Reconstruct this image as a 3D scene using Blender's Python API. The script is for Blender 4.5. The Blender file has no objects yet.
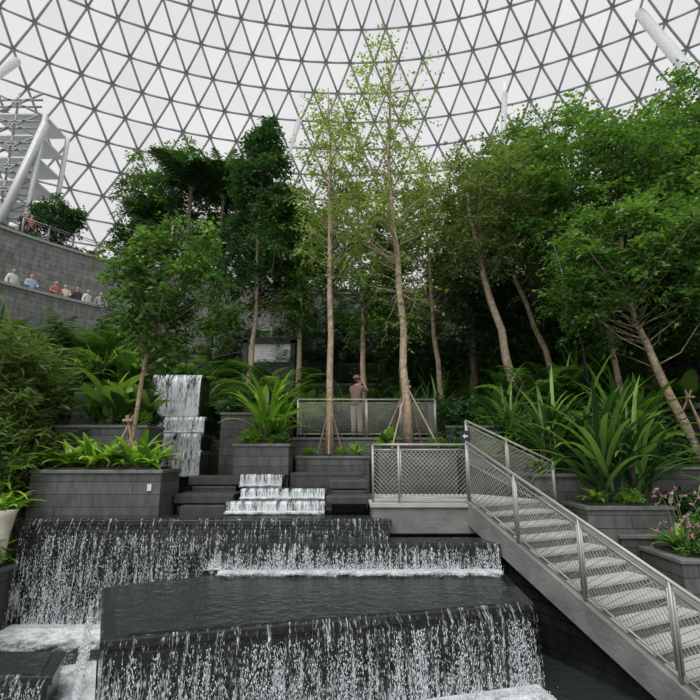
import bpy, bmesh, math, random
import numpy as np
from mathutils import Vector
rng = np.random.default_rng(7); random.seed(7)
COL = bpy.context.scene.collection
A = lambda *v: np.array(v, dtype=float)
def nrm(a):
    a = np.asarray(a, float); return a/np.maximum(np.linalg.norm(a, axis=-1, keepdims=True), 1e-9)

# ------------------------------------------------------------ materials
def newmat(name):
    m = bpy.data.materials.new(name); m.use_nodes = True
    nt = m.node_tree; nt.nodes.clear()
    out = nt.nodes.new('ShaderNodeOutputMaterial')
    return m, nt, out
def N(nt, t, **kw):
    n = nt.nodes.new(t)
    for k, v in kw.items():
        if k in n.inputs: n.inputs[k].default_value = v
        else: setattr(n, k, v)
    return n
def ramp(nt, src, stops):
    r = nt.nodes.new('ShaderNodeValToRGB'); e = r.color_ramp.elements
    e[0].position, e[0].color = stops[0][0], (*stops[0][1], 1)
    e[1].position, e[1].color = stops[-1][0], (*stops[-1][1], 1)
    for p, c in stops[1:-1]:
        x = e.new(p); x.color = (*c, 1)
    nt.links.new(src, r.inputs[0]); return r
def simple(name, c, rough=.6, metal=0., var=.25, scale=6., bump=.0, bscale=20.):
    m, nt, out = newmat(name)
    b = N(nt, 'ShaderNodeBsdfPrincipled', Roughness=rough, Metallic=metal)
    tc = nt.nodes.new('ShaderNodeTexCoord')
    no = N(nt, 'ShaderNodeTexNoise', Scale=scale, Detail=6.)
    nt.links.new(tc.outputs['Object'], no.inputs['Vector'])
    lo = tuple(x*(1-var) for x in c); hi = tuple(min(1, x*(1+var)) for x in c)
    r = ramp(nt, no.outputs['Fac'], [(.3, lo), (.7, hi)])
    nt.links.new(r.outputs[0], b.inputs['Base Color'])
    if bump:
        n2 = N(nt, 'ShaderNodeTexNoise', Scale=bscale, Detail=5.)
        nt.links.new(tc.outputs['Object'], n2.inputs['Vector'])
        bp = N(nt, 'ShaderNodeBump', Strength=bump, Distance=.05)
        nt.links.new(n2.outputs['Fac'], bp.inputs['Height']); nt.links.new(bp.outputs[0], b.inputs['Normal'])
    nt.links.new(b.outputs[0], out.inputs[0]); return m
def stone(name, c1, c2, mortar, rough=.7, bw=1.5, rh=.24):
    m, nt, out = newmat(name)
    b = N(nt, 'ShaderNodeBsdfPrincipled', Roughness=rough)
    uv = nt.nodes.new('ShaderNodeUVMap')
    br = N(nt, 'ShaderNodeTexBrick', Scale=1.)
    br.inputs['Color1'].default_value = (*c1, 1); br.inputs['Color2'].default_value = (*c2, 1)
    br.inputs['Mortar'].default_value = (*mortar, 1)
    br.inputs['Mortar Size'].default_value = .009; br.inputs['Mortar Smooth'].default_value = .3
    br.inputs['Brick Width'].default_value = bw; br.inputs['Row Height'].default_value = rh
    nt.links.new(uv.outputs[0], br.inputs['Vector'])
    mp = nt.nodes.new('ShaderNodeMapping'); mp.inputs['Scale'].default_value = (3.5, 1.0, 1)
    nt.links.new(uv.outputs[0], mp.inputs[0])
    no = N(nt, 'ShaderNodeTexNoise', Scale=1.6, Detail=9., Roughness=.65)
    nt.links.new(mp.outputs[0], no.inputs['Vector'])
    r = ramp(nt, no.outputs['Fac'], [(.3, (.5, .5, .47)), (.5, (.95, .95, .95)), (.7, (1.35, 1.35, 1.33))])
    mx = nt.nodes.new('ShaderNodeMixRGB'); mx.blend_type = 'MULTIPLY'; mx.inputs[0].default_value = 1
    nt.links.new(br.outputs[0], mx.inputs[1]); nt.links.new(r.outputs[0], mx.inputs[2])
    nt.links.new(mx.outputs[0], b.inputs['Base Color'])
    n3 = N(nt, 'ShaderNodeTexNoise', Scale=30., Detail=5.); nt.links.new(uv.outputs[0], n3.inputs['Vector'])
    bp0 = N(nt, 'ShaderNodeBump', Strength=.35, Distance=.01); nt.links.new(n3.outputs['Fac'], bp0.inputs['Height'])
    bp = N(nt, 'ShaderNodeBump', Strength=.4, Distance=.02)
    nt.links.new(br.outputs['Fac'], bp.inputs['Height']); bp.invert = True
    nt.links.new(bp0.outputs[0], bp.inputs['Normal'])
    nt.links.new(bp.outputs[0], b.inputs['Normal'])
    nt.links.new(b.outputs[0], out.inputs[0]); return m
def leafmat(name, dark, mid, light, trans=.35, g=1.5, sat=.97):
    def f(c):
        l = .3*c[0]+.6*c[1]+.1*c[2]; return tuple(max(.003, min(.9, (l+(x-l)*sat)*g)) for x in c)
    dark, mid, light = f(dark), f(mid), f(light)
    m, nt, out = newmat(name)
    at = nt.nodes.new('ShaderNodeAttribute'); at.attribute_name = 'rnd'
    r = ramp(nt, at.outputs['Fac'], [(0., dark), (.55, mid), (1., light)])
    b = N(nt, 'ShaderNodeBsdfPrincipled', Roughness=.45)
    b.inputs['Specular IOR Level'].default_value = .35
    t = nt.nodes.new('ShaderNodeBsdfTranslucent'); mx = nt.nodes.new('ShaderNodeMixShader'); mx.inputs[0].default_value = trans
    nt.links.new(r.outputs[0], b.inputs['Base Color'])
    br = nt.nodes.new('ShaderNodeMixRGB'); br.blend_type = 'MULTIPLY'; br.inputs[0].default_value = 1
    br.inputs[2].default_value = (1.5, 1.5, .75, 1)
    nt.links.new(r.outputs[0], br.inputs[1]); nt.links.new(br.outputs[0], t.inputs[0])
    nt.links.new(b.outputs[0], mx.inputs[1]); nt.links.new(t.outputs[0], mx.inputs[2])
    nt.links.new(mx.outputs[0], out.inputs[0]); return m
def fallmat(name, lo, hi, s1=(20, 2.2), s2=(85, 16)):
    m, nt, out = newmat(name)
    uv = nt.nodes.new('ShaderNodeUVMap')
    mp = nt.nodes.new('ShaderNodeMapping'); mp.inputs['Scale'].default_value = (*s1, 1)
    mp2 = nt.nodes.new('ShaderNodeMapping'); mp2.inputs['Scale'].default_value = (*s2, 1)
    nt.links.new(uv.outputs[0], mp.inputs[0]); nt.links.new(uv.outputs[0], mp2.inputs[0])
    n1 = N(nt, 'ShaderNodeTexNoise', Scale=1., Detail=4.); n2 = N(nt, 'ShaderNodeTexNoise', Scale=1., Detail=3.)
    nt.links.new(mp.outputs[0], n1.inputs['Vector']); nt.links.new(mp2.outputs[0], n2.inputs['Vector'])
    at = nt.nodes.new('ShaderNodeAttribute'); at.attribute_name = 'rnd'
    ad = N(nt, 'ShaderNodeMath', operation='ADD'); nt.links.new(n1.outputs['Fac'], ad.inputs[0]); nt.links.new(n2.outputs['Fac'], ad.inputs[1])
    a2 = N(nt, 'ShaderNodeMath', operation='MULTIPLY_ADD'); a2.inputs[1].default_value = .16
    nt.links.new(at.outputs['Fac'], a2.inputs[0]); nt.links.new(ad.outputs[0], a2.inputs[2])
    mr = nt.nodes.new('ShaderNodeMapRange'); mr.inputs['From Min'].default_value = lo; mr.inputs['From Max'].default_value = hi; mr.inputs['To Max'].default_value = .85
    nt.links.new(a2.outputs[0], mr.inputs[0])
    tr = nt.nodes.new('ShaderNodeBsdfTransparent')
    b = N(nt, 'ShaderNodeBsdfPrincipled', Roughness=.3); b.inputs['Base Color'].default_value = (.68, .72, .74, 1)
    mx = nt.nodes.new('ShaderNodeMixShader')
    nt.links.new(mr.outputs[0], mx.inputs[0]); nt.links.new(tr.outputs[0], mx.inputs[1]); nt.links.new(b.outputs[0], mx.inputs[2])
    nt.links.new(mx.outputs[0], out.inputs[0]); return m
def foammat(name):
    m, nt, out = newmat(name)
    tc = nt.nodes.new('ShaderNodeTexCoord')
    n1 = N(nt, 'ShaderNodeTexNoise', Scale=5., Detail=9., Roughness=.75)
    nt.links.new(tc.outputs['Object'], n1.inputs['Vector'])
    uv = nt.nodes.new('ShaderNodeUVMap'); sp = nt.nodes.new('ShaderNodeSeparateXYZ')
    nt.links.new(uv.outputs[0], sp.inputs[0])
    ad = N(nt, 'ShaderNodeMath', operation='MULTIPLY_ADD'); ad.inputs[1].default_value = .42
    nt.links.new(sp.outputs[1], ad.inputs[0]); nt.links.new(n1.outputs['Fac'], ad.inputs[2])
    mr = nt.nodes.new('ShaderNodeMapRange'); mr.inputs['From Min'].default_value = .62; mr.inputs['From Max'].default_value = .95
    nt.links.new(ad.outputs[0], mr.inputs[0])
    tr = nt.nodes.new('ShaderNodeBsdfTransparent')
    b = N(nt, 'ShaderNodeBsdfPrincipled', Roughness=.6); b.inputs['Base Color'].default_value = (.68, .71, .72, 1)
    mx = nt.nodes.new('ShaderNodeMixShader')
    nt.links.new(mr.outputs[0], mx.inputs[0]); nt.links.new(tr.outputs[0], mx.inputs[1]); nt.links.new(b.outputs[0], mx.inputs[2])
    nt.links.new(mx.outputs[0], out.inputs[0]); return m
def watermat(name):
    m, nt, out = newmat(name)
    tc = nt.nodes.new('ShaderNodeTexCoord')
    n1 = N(nt, 'ShaderNodeTexNoise', Scale=6., Detail=4.)
    nt.links.new(tc.outputs['Object'], n1.inputs['Vector'])
    bp = N(nt, 'ShaderNodeBump', Strength=.55, Distance=.09)
    nt.links.new(n1.outputs['Fac'], bp.inputs['Height'])
    b = N(nt, 'ShaderNodeBsdfPrincipled', Roughness=.05); b.inputs['Base Color'].default_value = (.02, .027, .024, 1)
    nt.links.new(bp.outputs[0], b.inputs['Normal']); nt.links.new(b.outputs[0], out.inputs[0]); return m
def glassmat(name):
    m, nt, out = newmat(name)
    at = nt.nodes.new('ShaderNodeAttribute'); at.attribute_name = 'rnd'
    r = ramp(nt, at.outputs['Fac'], [(0., (.86, .865, .87)), (1., (.95, .95, .955))])
    tr = nt.nodes.new('ShaderNodeBsdfTransparent'); nt.links.new(r.outputs[0], tr.inputs[0])
    nt.links.new(tr.outputs[0], out.inputs[0]); return m

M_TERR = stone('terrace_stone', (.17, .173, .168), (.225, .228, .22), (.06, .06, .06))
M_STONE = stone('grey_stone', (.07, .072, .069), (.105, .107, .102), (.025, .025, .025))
M_STONED = stone('dark_stone', (.04, .042, .04), (.066, .068, .065), (.015, .015, .015))
M_WET = stone('wet_stone', (.012, .013, .013), (.023, .025, .025), (.006, .006, .006), rough=.22, bw=.8, rh=.15)
M_CONC = simple('concrete', (.16, .16, .153), .75, var=.25, bump=.25, scale=3)
M_TREAD = simple('tread', (.36, .36, .345), .8, var=.12, scale=3)
M_COPE = simple('coping', (.13, .132, .127), .6, var=.25)
M_COPET = simple('terrace_coping', (.30, .30, .29), .7, var=.15)
M_COPEW = simple('wet_coping', (.018, .02, .02), .18, var=.3)
M_METAL = simple('rail_metal', (.33, .32, .295), .45, .3, var=.1)
M_WHITE = simple('white_steel', (.62, .63, .64), .45, .1, var=.05)
M_LATT = simple('roof_steel', (.31, .32, .33), .5, .1, var=.08)
M_DARKM = simple('dark_metal', (.03, .035, .04), .4, .5)
M_BARK = simple('pale_bark', (.36, .275, .195), .85, var=.4, scale=8, bump=.8)
M_BARKD = simple('dark_bark', (.12, .095, .07), .9, var=.35, scale=8, bump=.6)
M_SOIL = simple('soil_moss', (.025, .035, .016), .95, var=.5, scale=10, bump=.8)
M_STAKE = simple('timber_stake', (.32, .22, .15), .8)
M_WATER = watermat('water'); M_FOAM = foammat('foam')
M_FALL = fallmat('falling_water', 1.1, 1.42); M_FALLD = fallmat('falling_water_dense', .84, 1.22, (10, 1.2), (40, 6))
M_DROP = simple('droplets', (.66, .71, .73), .25, var=.05)
M_GLASS = glassmat('glass')
L_DARK = leafmat('leaf_dark', (.010, .028, .010), (.022, .062, .018), (.055, .12, .035))
L_MID = leafmat('leaf_mid', (.015, .042, .008), (.048, .115, .02), (.13, .235, .04))
L_LIGHT = leafmat('leaf_light', (.06, .10, .02), (.13, .195, .04), (.23, .31, .085), .45)
L_BRIGHT = leafmat('leaf_bright', (.04, .10, .01), (.10, .21, .02), (.24, .38, .05), .4, g=1.55)
L_OLIVE = leafmat('leaf_olive', (.026, .048, .012), (.072, .118, .028), (.16, .215, .065), .4)
L_STRAP = leafmat('leaf_strap', (.010, .034, .010), (.032, .085, .018), (.11, .2, .04), .3)
L_PINK = leafmat('petal_pink', (.35, .08, .2), (.55, .25, .4), (.75, .6, .65), .3, g=1., sat=1)

# ------------------------------------------------------------ mesh helpers
def raw_mesh(name, V, F, rnd=None, face_rnd=None, smooth=False):
    me = bpy.data.meshes.new(name); V = np.asarray(V, np.float32)
    if isinstance(F, np.ndarray):
        k = F.shape[1]; n = F.shape[0]
        me.vertices.add(len(V)); me.vertices.foreach_set('co', V.ravel())
        me.loops.add(n*k); me.loops.foreach_set('vertex_index', F.ravel().astype(np.int32))
        me.polygons.add(n); me.polygons.foreach_set('loop_start', np.arange(0, n*k, k, dtype=np.int32))
        try: me.polygons.foreach_set('loop_total', np.full(n, k, np.int32))
        except Exception: pass
        me.update(calc_edges=True)
    else:
        me.from_pydata([tuple(map(float, v)) for v in V], [], F); me.update()
    if rnd is not None:
        a = me.attributes.new('rnd', 'FLOAT', 'POINT'); a.data.foreach_set('value', np.asarray(rnd, np.float32))
    if face_rnd is not None:
        a = me.attributes.new('rnd', 'FLOAT', 'FACE'); a.data.foreach_set('value', np.asarray(face_rnd, np.float32))
    if smooth: me.polygons.foreach_set('use_smooth', np.ones(len(me.polygons), bool))
    return me
def boxuv(me):
    uvl = me.uv_layers.new(name='UVMap'); vs = me.vertices
    for p in me.polygons:
        n = p.normal
        for li in p.loop_indices:
            co = vs[me.loops[li].vertex_index].co
            if abs(n.z) > .7: uvl.data[li].uv = (co.x, co.y*.37)
            else:
                l = math.hypot(n.x, n.y); tx, ty = -n.y/l, n.x/l
                uvl.data[li].uv = (co.x*tx+co.y*ty, co.z)
def link(me, name, mat, parent=None, loc=(0, 0, 0), label=None, cat=None, group=None, kind=None):
    o = bpy.data.objects.new(name, me); COL.objects.link(o)
    if me is not None and mat is not None and not me.materials: me.materials.append(mat)
    if parent is not None: o.parent = parent
    o.location = loc
    if label: o['label'] = label
    if cat: o['category'] = cat
    if group: o['group'] = group
    if kind: o['kind'] = kind
    return o
def thing(name, loc, label, cat, group=None):
    o = bpy.data.objects.new(name, None); COL.objects.link(o); o.location = loc; o.empty_display_size = .2
    o['label'] = label; o['category'] = cat
    if group: o['group'] = group
    return o
def root_world(r):
    p = A(0, 0, 0)
    while r is not None:
        p = p + np.array(r.location); r = r.parent
    return p
def part(root, name, V, F, mat, rnd=None, uv=False, smooth=False, label=None, kind=None, uvs=None):
    V = np.asarray(V, float) - np.array(root_world(root))
    me = raw_mesh(name, V, F, rnd, smooth=smooth)
    if uv: boxuv(me)
    if uvs is not None:
        l = me.uv_layers.new(name='UVMap'); arr = np.asarray(uvs, np.float32)
        idx = np.empty(len(me.loops), np.int32); me.loops.foreach_get('vertex_index', idx)
        l.data.foreach_set('uv', arr[idx].ravel())
    return link(me, name, mat, root, label=label, kind=kind)
def copy_thing(root, loc, rz=0, s=1.):
    r = root.copy(); COL.objects.link(r); r.location = loc; r.rotation_euler = (0, 0, rz); r.scale = (s, s, s)
    for c in root.children:
        k = c.copy(); k.parent = r; COL.objects.link(k)
    return r
def extrude(poly, vec):
    n = len(poly); V = [A(*p) for p in poly]; V += [v+A(*vec) for v in V]
    F = [tuple(range(n))[::-1], tuple(range(n, 2*n))] + [(i, (i+1) % n, n+(i+1) % n, n+i) for i in range(n)]
    return V, F
def fixn(me):
    bm = bmesh.new(); bm.from_mesh(me); bmesh.ops.recalc_face_normals(bm, faces=bm.faces); bm.to_mesh(me); bm.free()
def solid(name, V, F, mat, loc=None, parent=None, bevel=.0, **kw):
    V = np.asarray(V, float)
    if parent is None:
        loc = A((V[:, 0].min()+V[:, 0].max())/2, (V[:, 1].min()+V[:, 1].max())/2, V[:, 2].min()); V2 = V-loc
    else:
        V2 = V-root_world(parent); loc = A(0, 0, 0)
    me = raw_mesh(name, V2, F); fixn(me); boxuv(me)
    o = link(me, name, mat, parent, loc, **kw)
    if bevel:
        b = o.modifiers.new('Bevel', 'BEVEL'); b.width = bevel; b.segments = 2; b.limit_method = 'ANGLE'
    return o
def box(x0, x1, y0, y1, z0, z1):
    V, F = extrude([(x0, y0, z0), (x1, y0, z0), (x1, y1, z0), (x0, y1, z0)], (0, 0, z1-z0))
    return np.array(V), F
class B:
    def __init__(s): s.V = []; s.F = []
    def add(s, V, F):
        o = len(s.V); s.V.extend([tuple(v) for v in V]); s.F.extend([tuple(i+o for i in f) for f in F])
def tube(pts, rad, n=6):
    pts = np.asarray(pts, float); m = len(pts)
    if np.isscalar(rad): rad = [rad]*m
    T = np.gradient(pts, axis=0); T = nrm(T)
    ref = A(1, .13, 0) if abs(T[0][2]) > .6 else A(0, 0, 1)
    a = nrm(np.cross(T, ref)); b = np.cross(T, a)
    th = np.linspace(0, 2*np.pi, n, endpoint=False)
    V = np.concatenate([pts[i]+rad[i]*(np.cos(th)[:, None]*a[i]+np.sin(th)[:, None]*b[i]) for i in range(m)])
    F = []
    for i in range(m-1):
        for j in range(n):
            F.append((i*n+j, i*n+(j+1) % n, (i+1)*n+(j+1) % n, (i+1)*n+j))
    F.append(tuple(range(n))[::-1]); F.append(tuple(range((m-1)*n, m*n)))
    return V, F
def wires(P0, P1, r):
    P0 = np.asarray(P0, float); P1 = np.asarray(P1, float); d = nrm(P1-P0)
    ref = np.where(np.abs(d[:, 2:3]) > .9, A(1, 0, 0), A(0, 0, 1))
    a = nrm(np.cross(d, ref))*r; b = nrm(np.cross(d, a))*r
    V = np.stack([P0+a+b, P0-a+b, P0-a-b, P0+a-b, P1+a+b, P1-a+b, P1-a-b, P1+a-b], 1).reshape(-1, 3)
    q = np.array([[0, 1, 5, 4], [1, 2, 6, 5], [2, 3, 7, 6], [3, 0, 4, 7], [3, 2, 1, 0], [4, 5, 6, 7]])
    F = (np.arange(len(P0))[:, None, None]*8+q).reshape(-1, 4)
    return V, F
def leaves(P, D, Nn, L, W, fold=.15):
    n = len(P); L = np.broadcast_to(np.asarray(L, float).reshape(-1, 1), (n, 1)); W = np.broadcast_to(np.asarray(W, float).reshape(-1, 1), (n, 1))
    S = nrm(np.cross(D, Nn)); U = np.cross(S, D)
    V = np.stack([P, P+D*L*.42+S*W*.5+U*W*fold, P+D*L-U*W*fold*.8, P+D*L*.42-S*W*.5+U*W*fold], 1).reshape(-1, 3)
    return V, np.arange(4*n).reshape(n, 4)
def sprays(C, O, r, K, M, L, asp=.45, droop=.35, upb=.1):
    C = np.asarray(C, float); n = len(C); r = np.broadcast_to(np.asarray(r, float), (n,))
    d = nrm(O[:, None, :]*.55+rng.normal(size=(n, K, 3))*A(1, 1, .6)+A(0, 0, upb))
    ln = r[:, None]*rng.uniform(.5, 1.25, (n, K))
    t = np.linspace(.15, 1, M)[None, None, :, None]
    P = C[:, None, None, :]+d[:, :, None, :]*ln[:, :, None, None]*t+A(0, 0, -1)*droop*(t**2)*ln[:, :, None, None]
    side = nrm(np.cross(d, A(0, 0, 1))+1e-4)[:, :, None, :]*np.where(np.arange(M) % 2, 1, -1)[None, None, :, None]
    P = P+rng.normal(size=P.shape)*L*.25
    D = nrm(d[:, :, None, :]*.6+side*.8+rng.normal(size=P.shape)*.35+A(0, 0, -.25))
    Nn = nrm(A(0, 0, 1)+rng.normal(size=P.shape)*.55)
    P = P.reshape(-1, 3); D = D.reshape(-1, 3); Nn = Nn.reshape(-1, 3)
    Ls = L*rng.uniform(.65, 1.3, len(P)); V, F = leaves(P, D, Nn, Ls, Ls*asp)
    base = rng.uniform(0, 1, (n, 1, 1))*.5+rng.uniform(0, .5, (n, K, M))
    return V, F, np.repeat(base.reshape(-1), 4), d, ln

def tree(name, label, trunk, r0, crown, ncl, K, M, cr, L, lm, bm_, shape='ell', asp=.48, group=None, r1=.018, droop=.35, dens=1.55, wild=.1):
    ncl = int(ncl*dens); L = L*1.05
    trunk = np.asarray(trunk, float); base = trunk[0]
    root = thing(name, tuple(base), label, 'tree', group)
    m = 12; tt = np.linspace(0, 1, len(trunk)); ti = np.linspace(0, 1, m)
    TP = np.stack([np.interp(ti, tt, trunk[:, k]) for k in range(3)], 1)
    TP[1:-1, :2] += rng.normal(size=(m-2, 2))*r0*.3
    rad = r0*(1-ti)**.8+r1; rad[0] *= 1.3
    V, F = tube(TP, rad, 8); part(root, 'trunk', V, F, bm_, smooth=True)
    c = A(*crown[:3]); R = A(*crown[3:6])
    u = nrm(rng.normal(size=(ncl, 3)))*(rng.uniform(0, 1, (ncl, 1))**.42)
    if shape == 'cone':
        z = rng.uniform(-1, 1, ncl); w = (1-(z+1)/2)**.75*1.15+.1
        a = rng.uniform(0, 2*np.pi, ncl); q = np.sqrt(rng.uniform(.15, 1, ncl))*w
        u = np.stack([np.cos(a)*q, np.sin(a)*q, z], 1)
    subs = nrm(rng.normal(size=(9, 3)))*.72
    if shape == 'ell':
        dd = np.linalg.norm(u[:, None]-subs[None], axis=2); k = dd.argmin(1); u = u+(subs[k]-u)*.25
    C = c+u*R
    C += rng.normal(size=C.shape)*R*wild
    O = nrm(C-(c+A(0, 0, -R[2]*.4)))
    V, F, rn, d, ln = sprays(C, O, cr*rng.uniform(.7, 1.3, ncl), K, M, L, asp, droop)
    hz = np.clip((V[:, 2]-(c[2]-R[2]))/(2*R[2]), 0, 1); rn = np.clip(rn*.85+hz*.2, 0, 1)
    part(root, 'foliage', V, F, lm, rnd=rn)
    bb = B(); zt = TP[:, 2]
    for i in range(min(ncl, 90)):
        P = C[i]; hd = np.hypot(*(P[:2]-c[:2]))
        za = np.clip(P[2]-.55*hd-.2, base[2]+.35*(zt[-1]-base[2]), zt[-1]-.15)
        S = A(*[np.interp(za, zt, TP[:, k]) for k in range(3)])
        mid = (S+P)/2+A(0, 0, -.08*hd)+rng.normal(size=3)*.05*hd
        rb = max(.009, r0*.16*(1-(za-base[2])/(zt[-1]-base[2]+.01))+.007)
        V, F = tube([S, (S+mid)/2, mid, (mid+P)/2, P], np.linspace(rb, .006, 5), 4); bb.add(V, F)
        for k in range(min(3, K)):
            E = P+d[i, k]*ln[i, k]*.8+A(0, 0, -droop*.6*ln[i, k]); V, F = tube([P, (P+E)/2+A(0, 0, .03), E], [.008, .006, .004], 3); bb.add(V, F)
    part(root, 'branches', bb.V, bb.F, bm_, smooth=True)
    return root

def strap(b, rn, base, az, el, L, W, arch, seg=7, val=None):
    s = A(-math.sin(az), math.cos(az), 0); p = A(*base); V = []; e = el
    for i in range(seg+1):
        t = i/seg; w = W*(math.sin(math.pi*min(1, (.12+t*.88)))**.6)*.5 if i < seg else .002
        dd = A(math.cos(az)*math.cos(e), math.sin(az)*math.cos(e), math.sin(e)); up = np.cross(s, dd)
        up = -up if up[2] < 0 else up
        V += [p-s*w+up*w*.35, p, p+s*w+up*w*.35]; p = p+dd*L/seg; e -= arch/seg*(.5+t)
    F = []
    for i in range(seg):
        a = i*3; F += [(a, a+1, a+4, a+3), (a+1, a+2, a+5, a+4)]
    b.add(V, F); rn += [random.random() if val is None else val]*len(V)
def rosette(name, label, n, L, W, mat, arch=1.4, elr=(.5, 1.4), cat='plant', stem=0, group=None, spread=.04):
    root = thing(name, (0, 0, 0), label, cat, group); b = B(); rn = []
    for i in range(n):
        strap(b, rn, (random.gauss(0, spread), random.gauss(0, spread), stem*random.uniform(.2, 1)), i*2.4+random.uniform(-.3, .3), random.uniform(*elr), L*random.uniform(.6, 1.12), W*random.uniform(.75, 1.15), arch*random.uniform(.5, 1.3))
    part(root, 'leaves', b.V, b.F, mat, rnd=rn, smooth=True)
    V, F = tube([(0, 0, -.1), (0, 0, stem+.12)], [.07, .05], 8); part(root, 'stem', V, F, M_BARKD)
    return root
M_OLST = simple('frond_stalk', (.14, .2, .06), .6)
def palm(name, label, n, L, mat, stem=.4, lw=.045, ll=.45, cat='palm', elr=(.6, 1.35), sr=.06):
    root = thing(name, (0, 0, 0), label, cat); b = B(); rn = []; rb = B()
    for i in range(n):
        az = i*2.4+random.uniform(-.2, .2); e = random.uniform(*elr); p = A(0, 0, stem); LL = L*random.uniform(.8, 1.1); pts = [p]; seg = 14
        for k in range(seg):
            p = p+A(math.cos(az)*math.cos(e), math.sin(az)*math.cos(e), math.sin(e))*LL/seg; e -= 1.5/seg*(.4+k/seg); pts.append(p)
        V, F = tube(pts, np.linspace(.016, .005, seg+1), 4); rb.add(V, F); v = random.random()
        for k in range(2, seg+1):
            for sd in (-1, 1):
                for q in (0, .5):
                    pp = pts[k]+(pts[k-1]-pts[k])*q; t = k/seg
                    strap(b, rn, pp, az+sd*(1.15-.5*t), .15+random.uniform(-.15, .15), ll*math.sin(math.pi*(.15+.8*t))+.05, lw, 1.1, 3, v)
    part(root, 'fronds', b.V, b.F, mat, rnd=rn); part(root, 'frond_stalks', rb.V, rb.F, M_OLST)
    V, F = tube([(0, 0, -.1), (0.02, 0, stem*.5), (0, 0, stem+.05)], [sr*1.2, sr, sr], 8); part(root, 'stem', V, F, M_BARKD, smooth=True)
    return root
def bush(name, label, r, h, ncl, K, M, L, mat, asp=.5, cat='shrub', cr=.25, droop=.3):
    root = thing(name, (0, 0, 0), label, cat)
    u = nrm(rng.normal(size=(ncl, 3)))*(rng.uniform(0, 1, (ncl, 1))**.4); u[:, 2] = np.abs(u[:, 2])
    C = u*A(r, r, h)+A(0, 0, .05); O = nrm(C-A(0, 0, -.2))
    V, F, rn, d, ln = sprays(C, O, cr, K, M, L, asp, droop)
    part(root, 'foliage', V, F, mat, rnd=rn); bb = B()
    for i in range(min(ncl, 16)):
        V, F = tube([(C[i][0]*.2, C[i][1]*.2, -.1), C[i]*A(.6, .6, .5), C[i]], [.015, .01, .006], 4); bb.add(V, F)
    part(root, 'stems', bb.V, bb.F, M_BARKD)
    return root

# ------------------------------------------------------------ structure : floor and dome
V, F = box(-36, 36, -8, 46, -3.6, -3.4); solid('floor', V, F, M_STONED, kind='structure')
CY = -5.; RX = 65.; RZ = 55.
def dpt(th, az): return A(RX*math.sin(th)*math.sin(az), CY+RX*math.sin(th)*math.cos(az), RZ*math.cos(th))
nr = 28; NS = 120; rings = []; JH = 34
for i in range(nr+1):
    th = math.radians(88-i*2.65)
    rings.append([dpt(th, 2*math.pi*(j+.5*(i % 2))/NS) for j in range(-JH, JH+1)])
P0 = []; P1 = []; TV = [p for r in rings for p in r]; TF = []; W = 2*JH+1
for i in range(nr+1):
    for j in range(W):
        if j < W-1: P0.append(rings[i][j]); P1.append(rings[i][j+1])
        if i < nr:
            P0.append(rings[i][j]); P1.append(rings[i+1][j])
            o = 1 if i % 2 else -1
            if 0 <= j+o < W: P0.append(rings[i][j]); P1.append(rings[i+1][j+o])
            if j < W-1:
                a, b_, c, d_ = i*W+j, i*W+j+1, (i+1)*W+j, (i+1)*W+j+1
                if i % 2: TF += [(a, b_, d_), (a, d_, c)]
                else: TF += [(a, b_, c), (b_, d_, c)]
V, F = wires(P0, P1, .08); link(raw_mesh('ceiling', V, F), 'ceiling', M_LATT, kind='structure')
TF = np.array(TF); link(raw_mesh('window_1', np.array(TV)*1.003, TF, face_rnd=rng.uniform(0, 1, len(TF))), 'window_1', M_GLASS, kind='structure')

def column(p0, p1, r):
    V, F = tube([p0, p1], [r, r*.85], 14)
    root = thing('roof_column', tuple(p0), 'slender leaning white steel column holding the glass roof', 'column', 'leaning white roof columns')
    part(root, 'shaft', V, F, M_WHITE, smooth=True)
    d = nrm(A(*p1)-A(*p0)); V, F = tube([A(*p0)-d*.1, A(*p0)+d*.5], [r*1.6, r*1.2], 14); part(root, 'base_collar', V, F, M_LATT)
column((25.2, 23, 9.7), (25.4, 35, 37.6), .5)
column((10.5, 33, 9.7), (16, 42.7, 37.2), .32)
column((-8.4, 32.5, 9.7), (-5.3, 44.9, 34.8), .34)
column((-26.2, 20, 9.7), (-29.3, 36, 33.6), .4)

# ------------------------------------------------------------ curved terraces
def ring_wall(rin, rout, z0, z1, label, mat=M_TERR, a0=-96, a1=96, cope=True, name='stone_terrace', soil=False, n=64):
    an = np.radians(np.linspace(a0, a1, n)); am = math.radians((a0+a1)/2)
    root = thing(name, (rin*math.sin(am), 11+rin*math.cos(am), z0), label, 'terrace')
    def rg(ri, ro, za, zb):
        V = []; UV = []
        for a in an:
            s, c = math.sin(a), math.cos(a)
            for r, z in ((ri, za), (ri, zb), (ro, zb), (ro, za)):
                V.append((r*s, 11+r*c, z)); UV.append((a*rin, z+(r-ri)*.9))
        F = []
        for i in range(n-1):
            for k in range(4): F.append((i*4+k, i*4+(k+1) % 4, i*4+4+(k+1) % 4, i*4+4+k))
        F += [(0, 1, 2, 3), tuple((n-1)*4+k for k in (3, 2, 1, 0))]
        return V, F, UV
    V, F, UV = rg(rin, rout, z0, z1); part(root, 'body', V, F, mat, uvs=UV)
    if cope:
        V, F, UV = rg(rin-.08, rin+.35, z1, z1+.12); part(root, 'coping', V, F, M_COPET if mat is M_TERR else M_COPE, uvs=UV)
    if soil:
        V, F, UV = rg(rin+.35, rout-.02, z1-.05, z1+.06); part(root, 'soil', V, F, M_SOIL, uvs=UV)
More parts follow.
